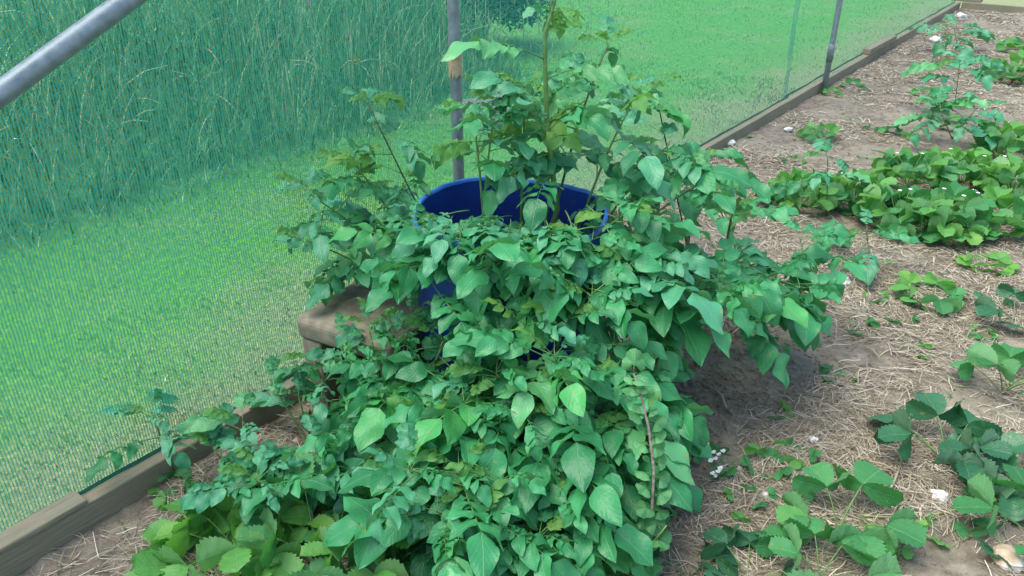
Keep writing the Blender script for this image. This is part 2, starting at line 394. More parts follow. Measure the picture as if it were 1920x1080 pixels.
# ---------------------------------------------------------------- timber edging
def board(label, s0, s1, n=-1.8935, th=.047, z0=-.01, z1=.115, tilt=0, cat='board', group='timber edging boards of the bed', along=True):
    m = MB(); k = max(2, int((s1-s0)/.12)); v = []; uv = []
    ph = rnd.uniform(0, 99)
    for i in range(k+1):
        s_ = (s1-s0)*i/k
        wob = .004*noise.noise(Vector((s_*1.3+ph, 0, 0))); top = z1+.003*noise.noise(Vector((s_*3+ph, 7, 0)))
        for (a, b, uu) in ((-th/2, z0, 0), (-th/2, top, .3), (th/2, top, .42), (th/2, z0, .7)):
            v.append((s_, a+wob, b)); uv.append((s_, uu))
    f = []
    for i in range(k):
        for j in range(3): f.append((i*4+j, (i+1)*4+j, (i+1)*4+j+1, i*4+j+1))
    f.append((0, 1, 2, 3)); f.append((k*4+3, k*4+2, k*4+1, k*4))
    m.add(v, f, uv); o = m.build('edging_board', M_WOOD, smooth=False); bevel(o, .005)
    if along: o.location = SN(s0, n, 0); o.rotation_euler.z = ROT + tilt
    tag(o, label, cat, group); return o
board('long grey timber edging board at lower left below the netting', -1.5, 1.655)
board('pale timber edging board behind the potato box and the blue bin', 1.66, 4.35)
board('timber edging board running from the bin past the foot of the right post', 4.355, 7.9)
board('far timber edging board reaching the corner of the bed', 7.905, 12.29)
e = board('timber edging board across the far end of the bed', 0, 5, along=False); e.location = SN(12.33, -1.86, 0); e.rotation_euler.z = math.atan2(-.6, .8)
def offcut(label, p, L, th, h, rot, z):
    m = MB(); m.box((0, 0, h/2), (L, th, h)); o = m.build('timber_offcut', M_WOOD, smooth=False); bevel(o, .004)
    for l in o.data.loops:
        c = o.data.vertices[l.vertex_index].co; o.data.uv_layers[0].data[l.index].uv = (c.x, c.y*3+c.z)
    o.location = (p.x, p.y, z); o.rotation_euler.z = rot; tag(o, label, 'timber offcut')
offcut('short plank lying on the edging board at the lower left corner', SN(.30, -1.890, 0), .62, .062, .016, ROT+.01, .1185)
offcut('short timber block on the edging board beyond the right post', SN(8.45, -1.89, 0), .9, .07, .05, ROT-.01, .1185)
offcut('square timber block on the far corner of the edging', SN(12.4, -1.82, 0), .35, .12, .07, ROT-1.57, .1185)

# ---------------------------------------------------------------- posts and brace
def tube_post(name, label, s, n, z1, rad, collar=None, tape=None):
    base = SN(s, n, 0); t_ = thing(name, base, label, 'post')
    m = MB(); m.tube([(0, 0, -.05), (0, 0, .5), (0, 0, 1.2), (0, 0, z1)], rad, 20); m.build('tube', M_TUBE, t_)
    if collar:
        m = MB(); m.tube([(0, 0, collar-.14), (0, 0, collar-.002), (0, 0, collar)], [rad*1.16]*2+[rad*1.08], 20); m.build('sleeve', M_TUBE, t_)
        m = MB(); m.tube([(rad*1.1, 0, collar-.04), (rad*1.1+.012, 0, collar-.04)], .006, 6); m.build('bolt', M_TUBE, t_)
    if tape:
        m = MB(); z0, z1_ = tape; v = []; K = 26
        for i in range(K):
            a = 2*math.pi*i/K
            lo = z0 + (z1_-z0)*(.38+.35*noise.noise(Vector((math.cos(a)*2.2, math.sin(a)*2.2, 4))))*(1 if i % 2 else .72)
            hi = z1_ + .004*noise.noise(Vector((math.cos(a)*3, math.sin(a)*3, 9)))
            for z in (lo, (lo+hi)/2, hi): v.append((math.cos(a)*(rad+.0022), math.sin(a)*(rad+.0022), z))
        f = [(i*3+j, ((i+1) % K)*3+j, ((i+1) % K)*3+j+1, i*3+j+1) for i in range(K) for j in range(2)]
        m.add(v, f); m.build('tape', M_TAPE, t_)
    return t_
q = P(862, 250, 2.80); s0, n0 = toSN(q)
tube_post('cage_post', 'grey metal post with peeling tan tape standing behind the blue bin', s0, -1.842, 2.3, .0212, tape=(.93, 1.07))
q = G(1520, 160, .08); s1, n1 = toSN(q)
tube_post('cage_post', 'grey metal post with a sleeve joint by the edging board beyond the bin', s1, -1.84, 2.3, .022, collar=.42)
A = P(0, 176, 1.61); B = P(240, 0, 1.862); d_ = (B-A)
br = thing('brace_tube', A, 'shiny grey slanting tube crossing the upper left of the netting', 'brace')
m = MB(); m.tube([d_*-7.5, d_*-2, d_*0, d_*2, d_*4.0], .0238, 24); m.build('tube', M_TUBE, br)
m = MB(); m.tube([d_*3.75, d_*3.93], .029, 16); m.build('clamp', M_TUBE, br)

# ---------------------------------------------------------------- netting
def net(label, s0, s1, off, lean=0.0):
    m = MB(); ni = int((s1-s0)/.12)+1; nj = 20; v = []; uv = []
    for i in range(ni+1):
        for j in range(nj+1):
            s_ = s0+(s1-s0)*i/ni; z = .015+2.3*j/nj
            s2 = s_ - (lean*(z) if i == 0 else 0)
            b = .03*noise.noise(Vector((s_*.9, z*.7, off*50)))+.01*noise.noise(Vector((s_*3.3, z*1.2, 2)))
            b *= min(1, z*2.2)
            q = SN(s2, NET_N+off-abs(b)*.9, z); v.append(tuple(q)); uv.append((s2, z))
    m.add(v, [(i*(nj+1)+j, (i+1)*(nj+1)+j, (i+1)*(nj+1)+j+1, i*(nj+1)+j+1) for i in range(ni) for j in range(nj)], uv)
    root = m.build('shade_net', M_NET); tag(root, label, 'netting', 'green shade nets around the bed')
    m = MB(); pts = []
    k = int((s1-s0)/.15)
    for i in range(k+1):
        s_ = s0+(s1-s0)*i/k; pts.append(SN(s_, NET_N+off+.006+.004*noise.noise(Vector((s_*2, 1, 1))), .125+.01*noise.noise(Vector((s_*2.3, 5, 1)))))
    v = []
    for p_ in pts: v += [p_+Vector((0, 0, -.013)), p_+Vector((0, 0, .002+.006*noise.noise(p_*4)))]
    m.add(v, [(2*i, 2*i+2, 2*i+3, 2*i+1) for i in range(len(pts)-1)])
    m.build('hem', M_HEM, root)
net('green shade netting panel stretched beside the lawn from lower left past the bin', -2.0, 6.0, 0)
net('far green shade netting panel with a loose overlapping edge near the right post', 5.985, 12.3, -.02, .02)

# ---------------------------------------------------------------- straw mulch, clods
m = MB()
def straw(m, x, y, L, az, wd, lift):
    pts = []; cur = rnd.uniform(-.25, .25); v = []
    for k in range(4):
        t_ = k/3-.5; a = az+cur*t_
        px = x+math.cos(a)*L*t_; py = y+math.sin(a)*L*t_
        c = Vector((px, py, soil_h(px, py)+lift+.006*(1-4*t_*t_)*rnd.random())); s_ = Vector((-math.sin(a), math.cos(a), rnd.uniform(-.6, .6)))*wd
        v += [c-s_, c+s_]
    m.add(v, [(2*i, 2*i+1, 2*i+3, 2*i+2) for i in range(3)])
cnt = 0
while cnt < 95000:
    s_ = rnd.uniform(.1, 12.2) if rnd.random() < .42 else rnd.uniform(.1, 4.8); n_ = rnd.uniform(-1.84, .7)
    q = SN(s_, n_); d = noise.noise(Vector((q.x*1.5, q.y*1.5, 3)))+.5*noise.noise(Vector((q.x*5, q.y*5, 8)))
    bare = math.exp(-((q.x-.62)**2+(q.y-2.3)**2)/.12)*.9+math.exp(-((q.x-3.0)**2/.5+(q.y-5.3)**2/.6))*.8+math.exp(-((q.x-.45)**2+(q.y-1.75)**2)/.08)*.5
    if rnd.random() > .58+d*1.35-bare*1.2: continue
    far = 1+max(0, q.y-2)*.4
    base_az = 2.6*noise.noise(Vector((q.x*2.2, q.y*2.2, 30)))
    straw(m, q.x, q.y, rnd.uniform(.02, .11), base_az+rnd.gauss(0, .9), rnd.uniform(.0004, .0011)*far, rnd.uniform(.001, .014)); cnt += 1
tag(m.build('straw_mulch', M_STRAW, smooth=False), 'thin dry straw mulch scattered over the soil of the bed', 'straw', kind='stuff')
ICO = None
def rock(m, c, r, seed, flat=.7, seg=7, rings=5):
    v = []; f = []
    for i in range(rings+1):
        for j in range(seg):
            a = math.pi*i/rings; b = 2*math.pi*j/seg
            u = Vector((math.sin(a)*math.cos(b), math.sin(a)*math.sin(b), math.cos(a)))
            k = 1+.45*noise.noise(u*1.3+Vector((seed, seed*.7, 0)))
            v.append(Vector(c)+Vector((u.x*r*k, u.y*r*k, u.z*r*k*flat)))
    for i in range(rings):
        for j in range(seg): f.append((i*seg+j, (i+1)*seg+j, (i+1)*seg+(j+1) % seg, i*seg+(j+1) % seg))
    m.add(v, f)
m = MB()
for i in range(6500):
    if rnd.random() < .5: x = rnd.gauss(.7, .3); y = rnd.gauss(2.2, .35)
    else:
        q = SN(rnd.uniform(.3, 7), rnd.uniform(-1.8, .6)); x, y = q.x, q.y
    if toSN(Vector((x, y, 0)))[1] < -1.83: continue
    r_ = rnd.uniform(.002, .008)*(1 if rnd.random() < .93 else 2)
    rock(m, (x, y, soil_h(x, y)+r_*.2), r_, rnd.uniform(0, 99), .75, 6, 4)
tag(m.build('soil_clods', M_SOIL, smooth=False), 'small crumbly clods of dry brown soil', 'soil', kind='stuff')

# ---------------------------------------------------------------- leaves
def arc(v, L, th):                            # point and slope on a drooping arc
    if abs(th) < 1e-4: return v*L, 0, 0
    a = th*v; r = L/th
    return r*math.sin(a), -r*(1-math.cos(a)), a
def leaflet(m, M, L, W, th, fold, wave, seed, kind='potato', mi=0):
    nu, nv = (9, 6) if kind == 'potato' else (17, 6)
    if L < .022: nu, nv = (6, 4) if kind == 'potato' else (9, 4)
    v = []; uv = []; rr = random.Random(seed); ph = rr.uniform(0, 6.28); ph2 = rr.uniform(0, 6.28); tw = rr.uniform(-.35, .35)
    for i in range(nu+1):
        t_ = i/nu
        if kind == 'potato': w_ = (t_**.55)*((1-t_)**1.0)/.3690 if 0 < t_ < 1 else 0
        else: w_ = (t_**.62)*((1-t_)**.36)/.6 if 0 < t_ < 1 else 0
        w_ *= W/2
        y, z, a = arc(t_, L, th)
        for j in range(nv+1):
            u = 2*j/nv-1; x = u*w_; yy, zz = y, z
            if kind != 'potato' and abs(u) > .99:
                tooth = 1 if i % 2 else -1
                x *= 1+.09*tooth; yy += .022*L*tooth
            up = abs(u)*fold*w_ + wave*L*math.sin(t_*9+ph+(0 if u > 0 else ph2))*u*u*.9*(w_/(W/2)) + tw*x*t_ + .018*L*noise.noise(Vector((u*2.2+seed, t_*5, seed*.3)))*(2 if L > .05 else 1)
            if kind != 'potato': up += .014*L*math.sin((t_-.42*abs(u))*4.25*6.28)*min(1, abs(u)*3)*(w_/(W/2))
            else: up += .010*L*math.sin((t_-.5*abs(u))*7*6.28)*math.sin(min(1, abs(u))*3.14)*(w_/(W/2))
            n_y, n_z = math.sin(a), math.cos(a)
            v.append((x, yy+n_y*up, zz+n_z*up)); uv.append((.5+.5*u*max(.15, w_/(W/2)), t_))
    K = nv+1; f = [(i*K+j, i*K+j+1, (i+1)*K+j+1, (i+1)*K+j) for i in range(nu) for j in range(nv)]
    m.add(v, f, uv, mi, M)
def frame(o, az, el, roll=0):                 # local +Y -> direction (az measured from +Y clockwise, el up)
    return Matrix.Translation(o) @ Matrix.Rotation(-az, 4, 'Z') @ Matrix.Rotation(el, 4, 'X') @ Matrix.Rotation(roll, 4, 'Y')
def potato_leaf(seed, pairs=3, droop=.9, size=1.0, wave=.05, wr=.62):
    rr = random.Random(seed); m = MB(); L = .25
    th = droop*rr.uniform(.7, 1.3); pts = []
    side = rr.uniform(-.25, .25)
    for i in range(9):
        y, z, a = arc(i/8, L, th); pts.append(Vector((side*L*(i/8)**2, y, z)))
    m.tube(pts, [.0026-.0014*i/8 for i in range(9)], 5, 1)
    def at(t_):
        k = t_*8; i = min(7, int(k)); return pts[i].lerp(pts[i+1], k-i), arc(t_, L, th)[2]
    p, a = at(1.0); LL = .116*rr.uniform(.9, 1.15)
    leaflet(m, frame(p, side, -a-rr.uniform(-.1, .3), rr.uniform(-.2, .2)), LL, LL*wr*rr.uniform(1, 1.12), rr.uniform(.3, .9), rr.uniform(-.15, .35), wave, seed*31)
    for k in range(pairs):
        t_ = .40+.52*(k+.6)/pairs; sz = (.60+.36*(k+1)/pairs)
        for sd_ in (-1, 1):
            p, a = at(min(.97, t_+rr.uniform(-.02, .02))); l2 = .108*sz*rr.uniform(.85, 1.12)
            leaflet(m, frame(p, sd_*rr.uniform(.9, 1.3), -rr.uniform(-.1, .28)-a*.4, sd_*rr.uniform(-.1, .2)+rr.gauss(0, .1)), l2, l2*wr*rr.uniform(.95, 1.15), rr.uniform(.3, 1.0), rr.uniform(-.1, .35), wave, seed*31+k*2+sd_+5)
            if k < pairs:
                p, a = at(max(.3, t_-.5*.52/pairs)); l3 = .026*rr.uniform(.7, 1.5)
                leaflet(m, frame(p, sd_*1.3, -.1, 0), l3, l3*.8, .3, .1, wave, seed+k*7)
    return m
def straw_leaf(seed, spread=1.5, n=3, droop=.5, pet=.16, bend=0):
    rr = random.Random(seed); m = MB(); th = rr.uniform(.2, .7); pts = []
    for i in range(8):
        y, z, a = arc(i/7, pet, th); pts.append(Vector((0, y, z)))
    m.tube(pts, [.0024-.0008*i/7 for i in range(8)], 5, 1)
    p = pts[-1]; azs = [0, spread*rr.uniform(.85, 1.05), -spread*rr.uniform(.85, 1.05)]
    if n == 5: azs += [2.4, -2.4]
    for k, az in enumerate(azs):
        L = .098*(1 if k == 0 else .93)*rr.uniform(.92, 1.08)
        leaflet(m, frame(p, az, -th*.6-rr.uniform(.0, .3)+(.4-bend if k == 0 else .3-bend*math.cos(az)), rr.uniform(-.15, .15)+(bend*math.sin(az)*.8 if k else 0)), L, L*.96*rr.uniform(.95, 1.08), droop*rr.uniform(.5, 1.3), rr.uniform(.1, .45), .02, seed*17+k, 'straw')
    return m
def lobed_leaf(seed, size=.03, pet=.02):
    rr = random.Random(seed); m = MB(); m.tube([(0, 0, 0), (0, pet*.5, .002), (0, pet, 0)], .0008, 4, 1)
    K = 26; v = [(0, pet, 0)]; uv = [(.5, .1)]
    for i in range(K):
        a = -2.45+4.9*i/(K-1)
        r_ = size*(.62+.30*abs(math.cos(a*1.5))**.8+.05*(i % 2))*(1-.15*abs(a)/2.4)
        for k, q in ((0, .5), (1, 1)):
            v.append((math.sin(a)*r_*q, pet+math.cos(a)*r_*q, -.18*size*q*q*2*rr.uniform(.8, 1.2)+.10*size*math.cos(a*3)*q)); uv.append((.5+.5*math.sin(a)*q, .1+.9*q*abs(math.cos(a))))
    f = [(0, 1+2*(i+1), 1+2*i) for i in range(K-1)] + [(1+2*i, 1+2*(i+1), 2+2*(i+1), 2+2*i) for i in range(K-1)]
    m.add(v, f, uv, 0); return m
def variants(fn, name, mats, stem):
    out = {k: [] for k in mats}
    for a in fn:
        for k, mt in mats.items(): out[k].append(a.mesh(name, [mt, stem]))
    return out
PL = variants([potato_leaf(100+i, 3 if i % 4 else 2, .2+.11*i, wave=.075+.015*(i % 5), wr=.56+.03*(i % 4)) for i in range(9)], 'leaf', {'g': M_POT, 'b': M_POTB, 'y': M_YNG}, M_STEM)
SL = variants([straw_leaf(200+i, 1.35+.06*(i % 4), droop=.35+.1*(i % 3)) for i in range(7)], 'leaf', {'g': M_STR, 'd': M_STRD, 'y': M_STRY}, M_STEM)
SH = variants([straw_leaf(260+i, 1.35+.06*(i % 4), droop=.35+.1*(i % 3), bend=.75) for i in range(6)], 'leaf', {'g': M_STR, 'd': M_STRD, 'y': M_STRY}, M_STEM)
LL_ = variants([lobed_leaf(300+i) for i in range(4)], 'leaf', {'g': M_GB}, M_STEM)

# open places between the shoots (x0, y0, x1, y1, how much of a leaf may reach in), as the plants have grown
GAPS = [(800, 330, 905, 400, .12), (1050, 322, 1140, 385, .12), (795, 495, 862, 556, .15), (846, 60, 882, 190, .15),
        (770, 0, 850, 190, .1), (700, 0, 868, 60, .05), (555, 610, 625, 640, .2), (778, 215, 820, 300, .2), (1185, 0, 1500, 130, .1), (1290, 130, 1500, 270, .15),
        (1300, 405, 1370, 480, .2), (1400, 430, 1480, 480, .2), (1300, 655, 1345, 1000, .35), (1345, 690, 1700, 830, .1), (480, 760, 575, 840, .12), (120, 900, 355, 1080, .2), (330, 840, 420, 900, .3), 
        (500, 130, 620, 280, .1), (480, 545, 560, 640, .15), (335, 955, 540, 1080, .12), (960, 830, 1010, 880, .25), (340, 600, 480, 740, .1)]
def open_place(me, W):
    n = len(me.vertices); st_ = max(1, n//24); pts = [proj(W @ me.vertices[i].co) for i in range(0, n, st_)]
    for x0, y0, x1, y1, fr in GAPS:
        if sum(1 for x, y in pts if x0 < x < x1 and y0 < y < y1) > fr*len(pts): return True
    return False
def put(me, parent, M, name='leaf', check=True):
    if check:
        root = parent if parent.parent is None else parent.parent
        if root.name.startswith('potato') and open_place(me, Matrix.Translation(root.location) @ M): return None
    o = bpy.data.objects.new(name, me); C.objects.link(o); o.parent = parent; o.matrix_local = M; return o
def bez(a, b, c, t_): return a*(1-t_)**2+b*2*t_*(1-t_)+c*t_*t_
def shoot(root, base, tip, n=8, size=1.0, t0=.35, kinds='gggb', young=4, rad=.0055, bow=None, face=None, stem=M_STEM, apex=.55, side=0):
    """one stem with compound leaves; base and tip are world points"""
    r0 = root.location; a = Vector(base)-r0; c = Vector(tip)-r0
    b = a.lerp(c, .45); b.z = max(a.z, b.z)+.25*abs(c.z-a.z)*(1 if bow is None else 0)
    if bow is not None: b = b+Vector(bow)
    pts = [bez(a, b, c, i/12) for i in range(13)]
    m = MB(); m.tube(pts, [rad*(1-.62*i/12) for i in range(13)], 7); st = m.build('stem', stem, root)
    az = rnd.uniform(0, 6.28)
    for k in range(n):
        t_ = t0+(1-t0)*(k+.3)/n; p = bez(a, b, c, t_); az += 2.39996+rnd.uniform(-.3, .3)
        if face is not None:                           # keep leaves on the light and viewer side
            dv = (az-face+math.pi) % (2*math.pi)-math.pi; az_ = face+dv*.72
        else: az_ = az
        hgt = (1-t_)
        el = rnd.uniform(.05, .55)*(1-hgt)+rnd.uniform(-.15, .45)*hgt+.1
        s_ = size*(.66+.48*min(1, hgt*2.6)**.7)*rnd.uniform(.85, 1.15)
        kk = rnd.choice(kinds)
        M = frame(p, az_, el+rnd.gauss(0, .16), rnd.gauss(0, .24)) @ Matrix.Diagonal((s_, s_, s_, 1))
        put(rnd.choice(PL[kk]), st, M)
    for k in range(young):
        M = frame(c, k*2.4+rnd.uniform(-.3, .3), rnd.uniform(.35, 1.0), rnd.uniform(-.2, .2)) @ Matrix.Diagonal((size*apex*(1-.1*k),)*3+(1,))
        put(rnd.choice(PL['y' if k > 1 and rnd.random() < .75 else rnd.choice(kinds)]), st, M)
    return st
def leaf_at(root, st, pbase, ptip, size, kind='g', var=None, roll=0, check=True):
    """one compound leaf from a point on the stem towards a point; world coordinates"""
    a = Vector(pbase); d = Vector(ptip)-a; az = math.atan2(d.x, d.y); el = math.atan2(d.z, math.hypot(d.x, d.y))
    me = PL[kind][rnd.randrange(9) if var is None else var]
    return put(me, st, frame(a-root.location, az, el+.35, roll) @ Matrix.Diagonal((size,)*3+(1,)), check=check)

# ---------------------------------------------------------------- blue bin
BC = Vector((-.005, 2.21, 0)); BR = .288; BH = .715
bn = thing('plastic_bin', BC, 'deep blue cut down plastic barrel overflowing with potato plants', 'bin')
def lathe(prof, seg=64, wob=None):
    m = MB(); v = []
    for i, (r_, z_) in enumerate(prof):
        for j in range(seg):
            a = 2*math.pi*j/seg; k = wob(a, i) if wob else 0
            v.append((math.cos(a)*r_, math.sin(a)*r_, z_+k))
    f = [(i*seg+j, i*seg+(j+1) % seg, (i+1)*seg+(j+1) % seg, (i+1)*seg+j) for i in range(len(prof)-1) for j in range(seg)]
    m.add(v, f); return m
def rimw(a, i): return .008*math.sin(a*3+1)+.006*noise.noise(Vector((math.cos(a)*2, math.sin(a)*2, 0)))+.004*noise.noise(Vector((math.cos(a)*7, math.sin(a)*7, 3)))
pr = [(.02, .012), (BR-.03, .004), (BR-.008, .02), (BR, .06), (BR, .22), (BR+.006, .235), (BR+.006, .26), (BR, .275), (BR, .45), (BR+.006, .465), (BR+.006, .49), (BR, .505), (BR, BH-.004)]
lathe(pr, 72, lambda a, i: rimw(a, i) if i >= len(pr)-1 else 0).build('body', M_BLUE, bn)
pi_ = [(BR-.007, .3), (BR-.007, .46), (BR-.002, .477), (BR-.007, .50), (BR-.007, BH-.004)]
m = lathe([(r_, z_) for r_, z_ in pi_], 72, lambda a, i: rimw(a, i) if i >= 4 else 0); m.f = [q[::-1] for q in m.f]; m.build('lining', M_BLUE, bn)
lathe([(BR+.003, BH-.016), (BR+.003, BH-.002), (BR, BH+.001), (BR-.008, BH), (BR-.0085, BH-.01)], 72, rimw).build('rim', M_BLUER, bn)
m = MB(); K = 14; v = [(0, 0, 0)]; 
for i in range(1, K+1):
    for j in range(48):
        a = 2*math.pi*j/48; x, y = math.cos(a)*(BR-.0075)*i/K, math.sin(a)*(BR-.0075)*i/K
        v.append((x, y, .016*noise.noise(Vector((x*14, y*14, 1)))+.008*noise.noise(Vector((x*40, y*40, 1)))))
f = [(0, 1+j, 1+(j+1) % 48) for j in range(48)]+[(1+(i-1)*48+j, 1+i*48+j, 1+i*48+(j+1) % 48, 1+(i-1)*48+(j+1) % 48) for i in range(1, K) for j in range(48)]
m.add(v, f); o = m.build('compost', M_SOIL); o.location = BC+Vector((0, 0, .43)); tag(o, 'dark compost filling the blue bin below its rim', 'compost')

# open-fronted weathered block beside the bin
c0 = Vector((-.66, 2.13, 0)); c1 = Vector((-.46, 2.52, 0)); ex = (Vector((.83, -.46, 0))).normalized()
ey = Vector((-ex.y, ex.x, 0)); BX, BY, BZ, TH = .35, .42, .375, .078
Mb = Matrix(((ex.x, ey.x, 0, c0.x), (ex.y, ey.y, 0, c0.y), (0, 0, 1, .02), (0, 0, 0, 1)))
blk = thing('planter_box', Mb.translation, 'weathered brown concrete box lying open side forward left of the blue bin', 'planter')
Ml = Mb.copy(); Ml.translation = (0, 0, 0)
def slab(name, c, d, wd=.010):
    m = MB(); m.box(c, d); o = m.build(name, M_CONC, blk, smooth=True); o.matrix_local = Ml
    s_ = o.modifiers.new('cut', 'BEVEL'); s_.width = wd; s_.segments = 4; s_.limit_method = 'ANGLE'
    sb = o.modifiers.new('sub', 'SUBSURF'); sb.subdivision_type = 'SIMPLE'; sb.levels = sb.render_levels = 3
    tx = bpy.data.textures.new('chip', 'CLOUDS'); tx.noise_scale = .05; dm = o.modifiers.new('chip', 'DISPLACE'); dm.texture = tx; dm.strength = .008
slab('top', (BX/2, BY/2, BZ-TH/2), (BX+.02, BY+.02, TH), .024)
slab('side_wall', (TH/2, BY/2, (BZ-TH)/2), (TH, BY, BZ-TH-.004)); slab('side_wall', (BX-TH/2, BY/2, (BZ-TH)/2), (TH, BY, BZ-TH-.004))
slab('back_wall', (BX/2, BY-.02, (BZ-TH)/2), (BX-2*TH-.005, .04, BZ-TH-.004), .005)

# brown grow bag under the front plants
gb = Vector((.02, 1.79, 0)); m = MB()
prof = [(.02, .02), (.10, .015), (.125, .04), (.135, .12), (.13, .2), (.12, .235), (.112, .232), (.115, .2), (.02, .19)]
m = lathe(prof, 40, None)
m.v = [tuple(Vector(p)*(1+.06*noise.noise(Vector(p)*9))) for p in m.v]
o = m.build('grow_bag', M_BAG); o.location = gb; tag(o, 'brown planting bag hidden under the front potato leaves', 'planter')

# ---------------------------------------------------------------- potato plants
S = lambda px, py, f: P(px, py, f)
def inbin(dx, dy): return BC+Vector((dx, dy, .43))
FACE = math.pi           # azimuth towards the viewer
# 1 centre plant of the bin, with the tall stem
p1 = thing('potato_plant', inbin(.05, .0), 'tallest potato plant in the blue bin with one stem above all others', 'potato plant', 'potato plants')
b = S(1045, 392, 2.22)
st = MB(); r0 = p1.location
path = [inbin(.06, -.02), b, S(1026, 240, 2.20), S(1022, 120, 2.2), S(1022, 60, 2.2), S(1040, 5, 2.22), S(1050, -60, 2.23)]
st.tube([q-r0 for q in path], [.0085, .0085, .0075, .006, .005, .004, .003], 8)
st = st.build('stem', M_STEM, p1)
leaf_at(p1, st, S(1022, 112, 2.2), S(895, 105, 2.10), .92, 'b', 1, check=False); leaf_at(p1, st, S(1022, 150, 2.2), S(1130, 130, 2.2), .85, 'b', 5, check=False)
leaf_at(p1, st, S(1023, 215, 2.2), S(1080, 150, 2.3), .6, 'g', check=False); leaf_at(p1, st, S(1026, 265, 2.2), S(980, 215, 2.1), .7, 'b', check=False)
leaf_at(p1, st, S(1022, 80, 2.2), S(1060, 30, 2.3), .45, 'y', check=False)
leaf_at(p1, st, S(1024, 200, 2.2), S(960, 180, 2.25), .8, 'b'); leaf_at(p1, st, S(1026, 250, 2.2), S(1110, 200, 2.1), .8)
leaf_at(p1, st, S(1030, 290, 2.2), S(960, 340, 2.0), .7, 'b', 4); leaf_at(p1, st, S(1030, 310, 2.2), S(1120, 300, 2.05), .7)
leaf_at(p1, st, S(1034, 330, 2.2), S(1000, 380, 1.98), .8, 'g')
for k, (qx, qy) in enumerate([(1000, 15), (1060, 20), (1025, -10), (1050, 40), (1010, 45), (1035, -30)]):
    leaf_at(p1, st, S(1038, 25-8*k, 2.21), S(qx, qy, 2.15+.03*k), .36, 'y' if k % 2 else 'b')
shoot(p1, inbin(.03, .05), S(985, 165, 2.3), 7, .66, .45, 'gby', 5)
shoot(p1, inbin(.09, .08), S(1075, 145, 2.38), 7, .66, .45, 'ggb', 5)
shoot(p1, inbin(.1, .1), S(1140, 85, 2.42), 9, .74, .42, 'ggby', 5, stem=M_STEMP)
shoot(p1, inbin(-.02, -.06), S(1010, 500, 1.90), 5, .85, .4, 'gggb', 3, face=FACE)
shoot(p1, inbin(.05, -.06), S(1110, 450, 1.95), 6, .9, .4, 'gg', 3, face=FACE)
for (x0, y0, x1, y1, f1, sz, kk) in ((900, 430, 795, 405, 2.0, .8, 'b'), (930, 460, 890, 560, 1.86, .85, 'g'), (980, 450, 955, 555, 1.85, .9, 'g'),
        (1020, 440, 1030, 560, 1.85, .9, 'g'), (1060, 430, 1100, 550, 1.86, .9, 'g'), (1100, 420, 1190, 540, 1.9, .9, 'g'), (880, 430, 775, 470, 1.95, .75, 'b'), (1110, 400, 1230, 440, 2.0, .85, 'g'),
        (960, 440, 900, 470, 1.92, .6, 'b'), (1000, 430, 1000, 490, 1.92, .7, 'b'), (870, 440, 850, 400, 2.1, .5, 'b')):
    leaf_at(p1, st, S(x0, y0-35, 2.06), S(x1, y1-30, f1-.02), sz, kk, roll=rnd.gauss(0, .2))
for (x0, y0, x1, y1, f1, sz) in ((840, 500, 815, 600, 1.86, .7), (880, 510, 870, 610, 1.84, .75), (930, 520, 915, 600, 1.83, .7), (980, 520, 985, 600, 1.83, .7)):
    leaf_at(p1, st, S(x0, y0-30, 1.93), S(x1, y1-20, f1), sz, 'g')
for k, x in enumerate((815, 850, 885, 920, 960, 1000, 1040, 1080, 1110)):
    leaf_at(p1, st, S(950+(x-950)*.75, 405+6*(k % 3), 2.02), S(x+rnd.uniform(-15, 15), 475+rnd.uniform(-15, 25), 1.84), rnd.uniform(.55, .75), 'bg'[k % 2], roll=rnd.gauss(0, .15))
# 2 left plant of the bin
p2 = thing('potato_plant', inbin(-.15, .03), 'potato plant at the left side of the blue bin leaning over its rim', 'potato plant', 'potato plants')
shoot(p2, inbin(-.07, .05), S(885, 200, 2.30), 9, .74, .55, 'ggby', 6)
shoot(p2, inbin(-.1, .0), S(925, 225, 2.24), 7, .64, .55, 'ggby', 4)
shoot(p2, inbin(-.14, -.05), S(850, 440, 1.96), 7, .72, .4, 'ggb', 4, face=FACE)
shoot(p2, inbin(-.18, .02), S(775, 430, 2.06), 6, .66, .55, 'gggb', 4, face=FACE+.6)
shoot(p2, inbin(-.12, -.1), S(900, 500, 1.88), 7, .95, .5, 'gg', 3, face=FACE, bow=(0, 0, .12))
shoot(p2, inbin(-.16, -.1), S(800, 540, 1.90), 6, .8, .55, 'gg', 3, face=FACE+.4, bow=(0, 0, .14))
# 3 right plant of the bin
p3 = thing('potato_plant', inbin(.16, .0), 'broad potato plant at the right side of the blue bin trailing over the soil', 'potato plant', 'potato plants')
shoot(p3, inbin(.17, .07), S(1195, 180, 2.32), 9, .82, .4, 'gbby', 5)
shoot(p3, inbin(.2, .05), S(1255, 270, 2.28), 6, .8, .4, 'gggb', 4, face=FACE-.8)
shoot(p3, inbin(.15, -.05), S(1160, 410, 1.98), 6, .98, .4, 'ggg', 4, face=FACE)
shoot(p3, inbin(.18, -.08), S(1200, 490, 1.92), 6, .95, .4, 'gggb', 3, face=FACE)
shoot(p3, inbin(.2, -.02), S(1330, 335, 2.25), 6, .75, .45, 'ggby', 4)
shoot(p3, inbin(.2, -.03), S(1350, 555, 1.98), 8, 1.0, .5, 'gg', 3, bow=(0, 0, .12), rad=.007)
shoot(p3, inbin(.14, -.12), S(1110, 560, 1.80), 7, .9, .5, 'ggb', 3, face=FACE, bow=(0, 0, .12))
shoot(p3, inbin(.2, -.06), S(1230, 600, 1.95), 7, .95, .5, 'gg', 2, face=FACE-.4, bow=(0, 0, .16))
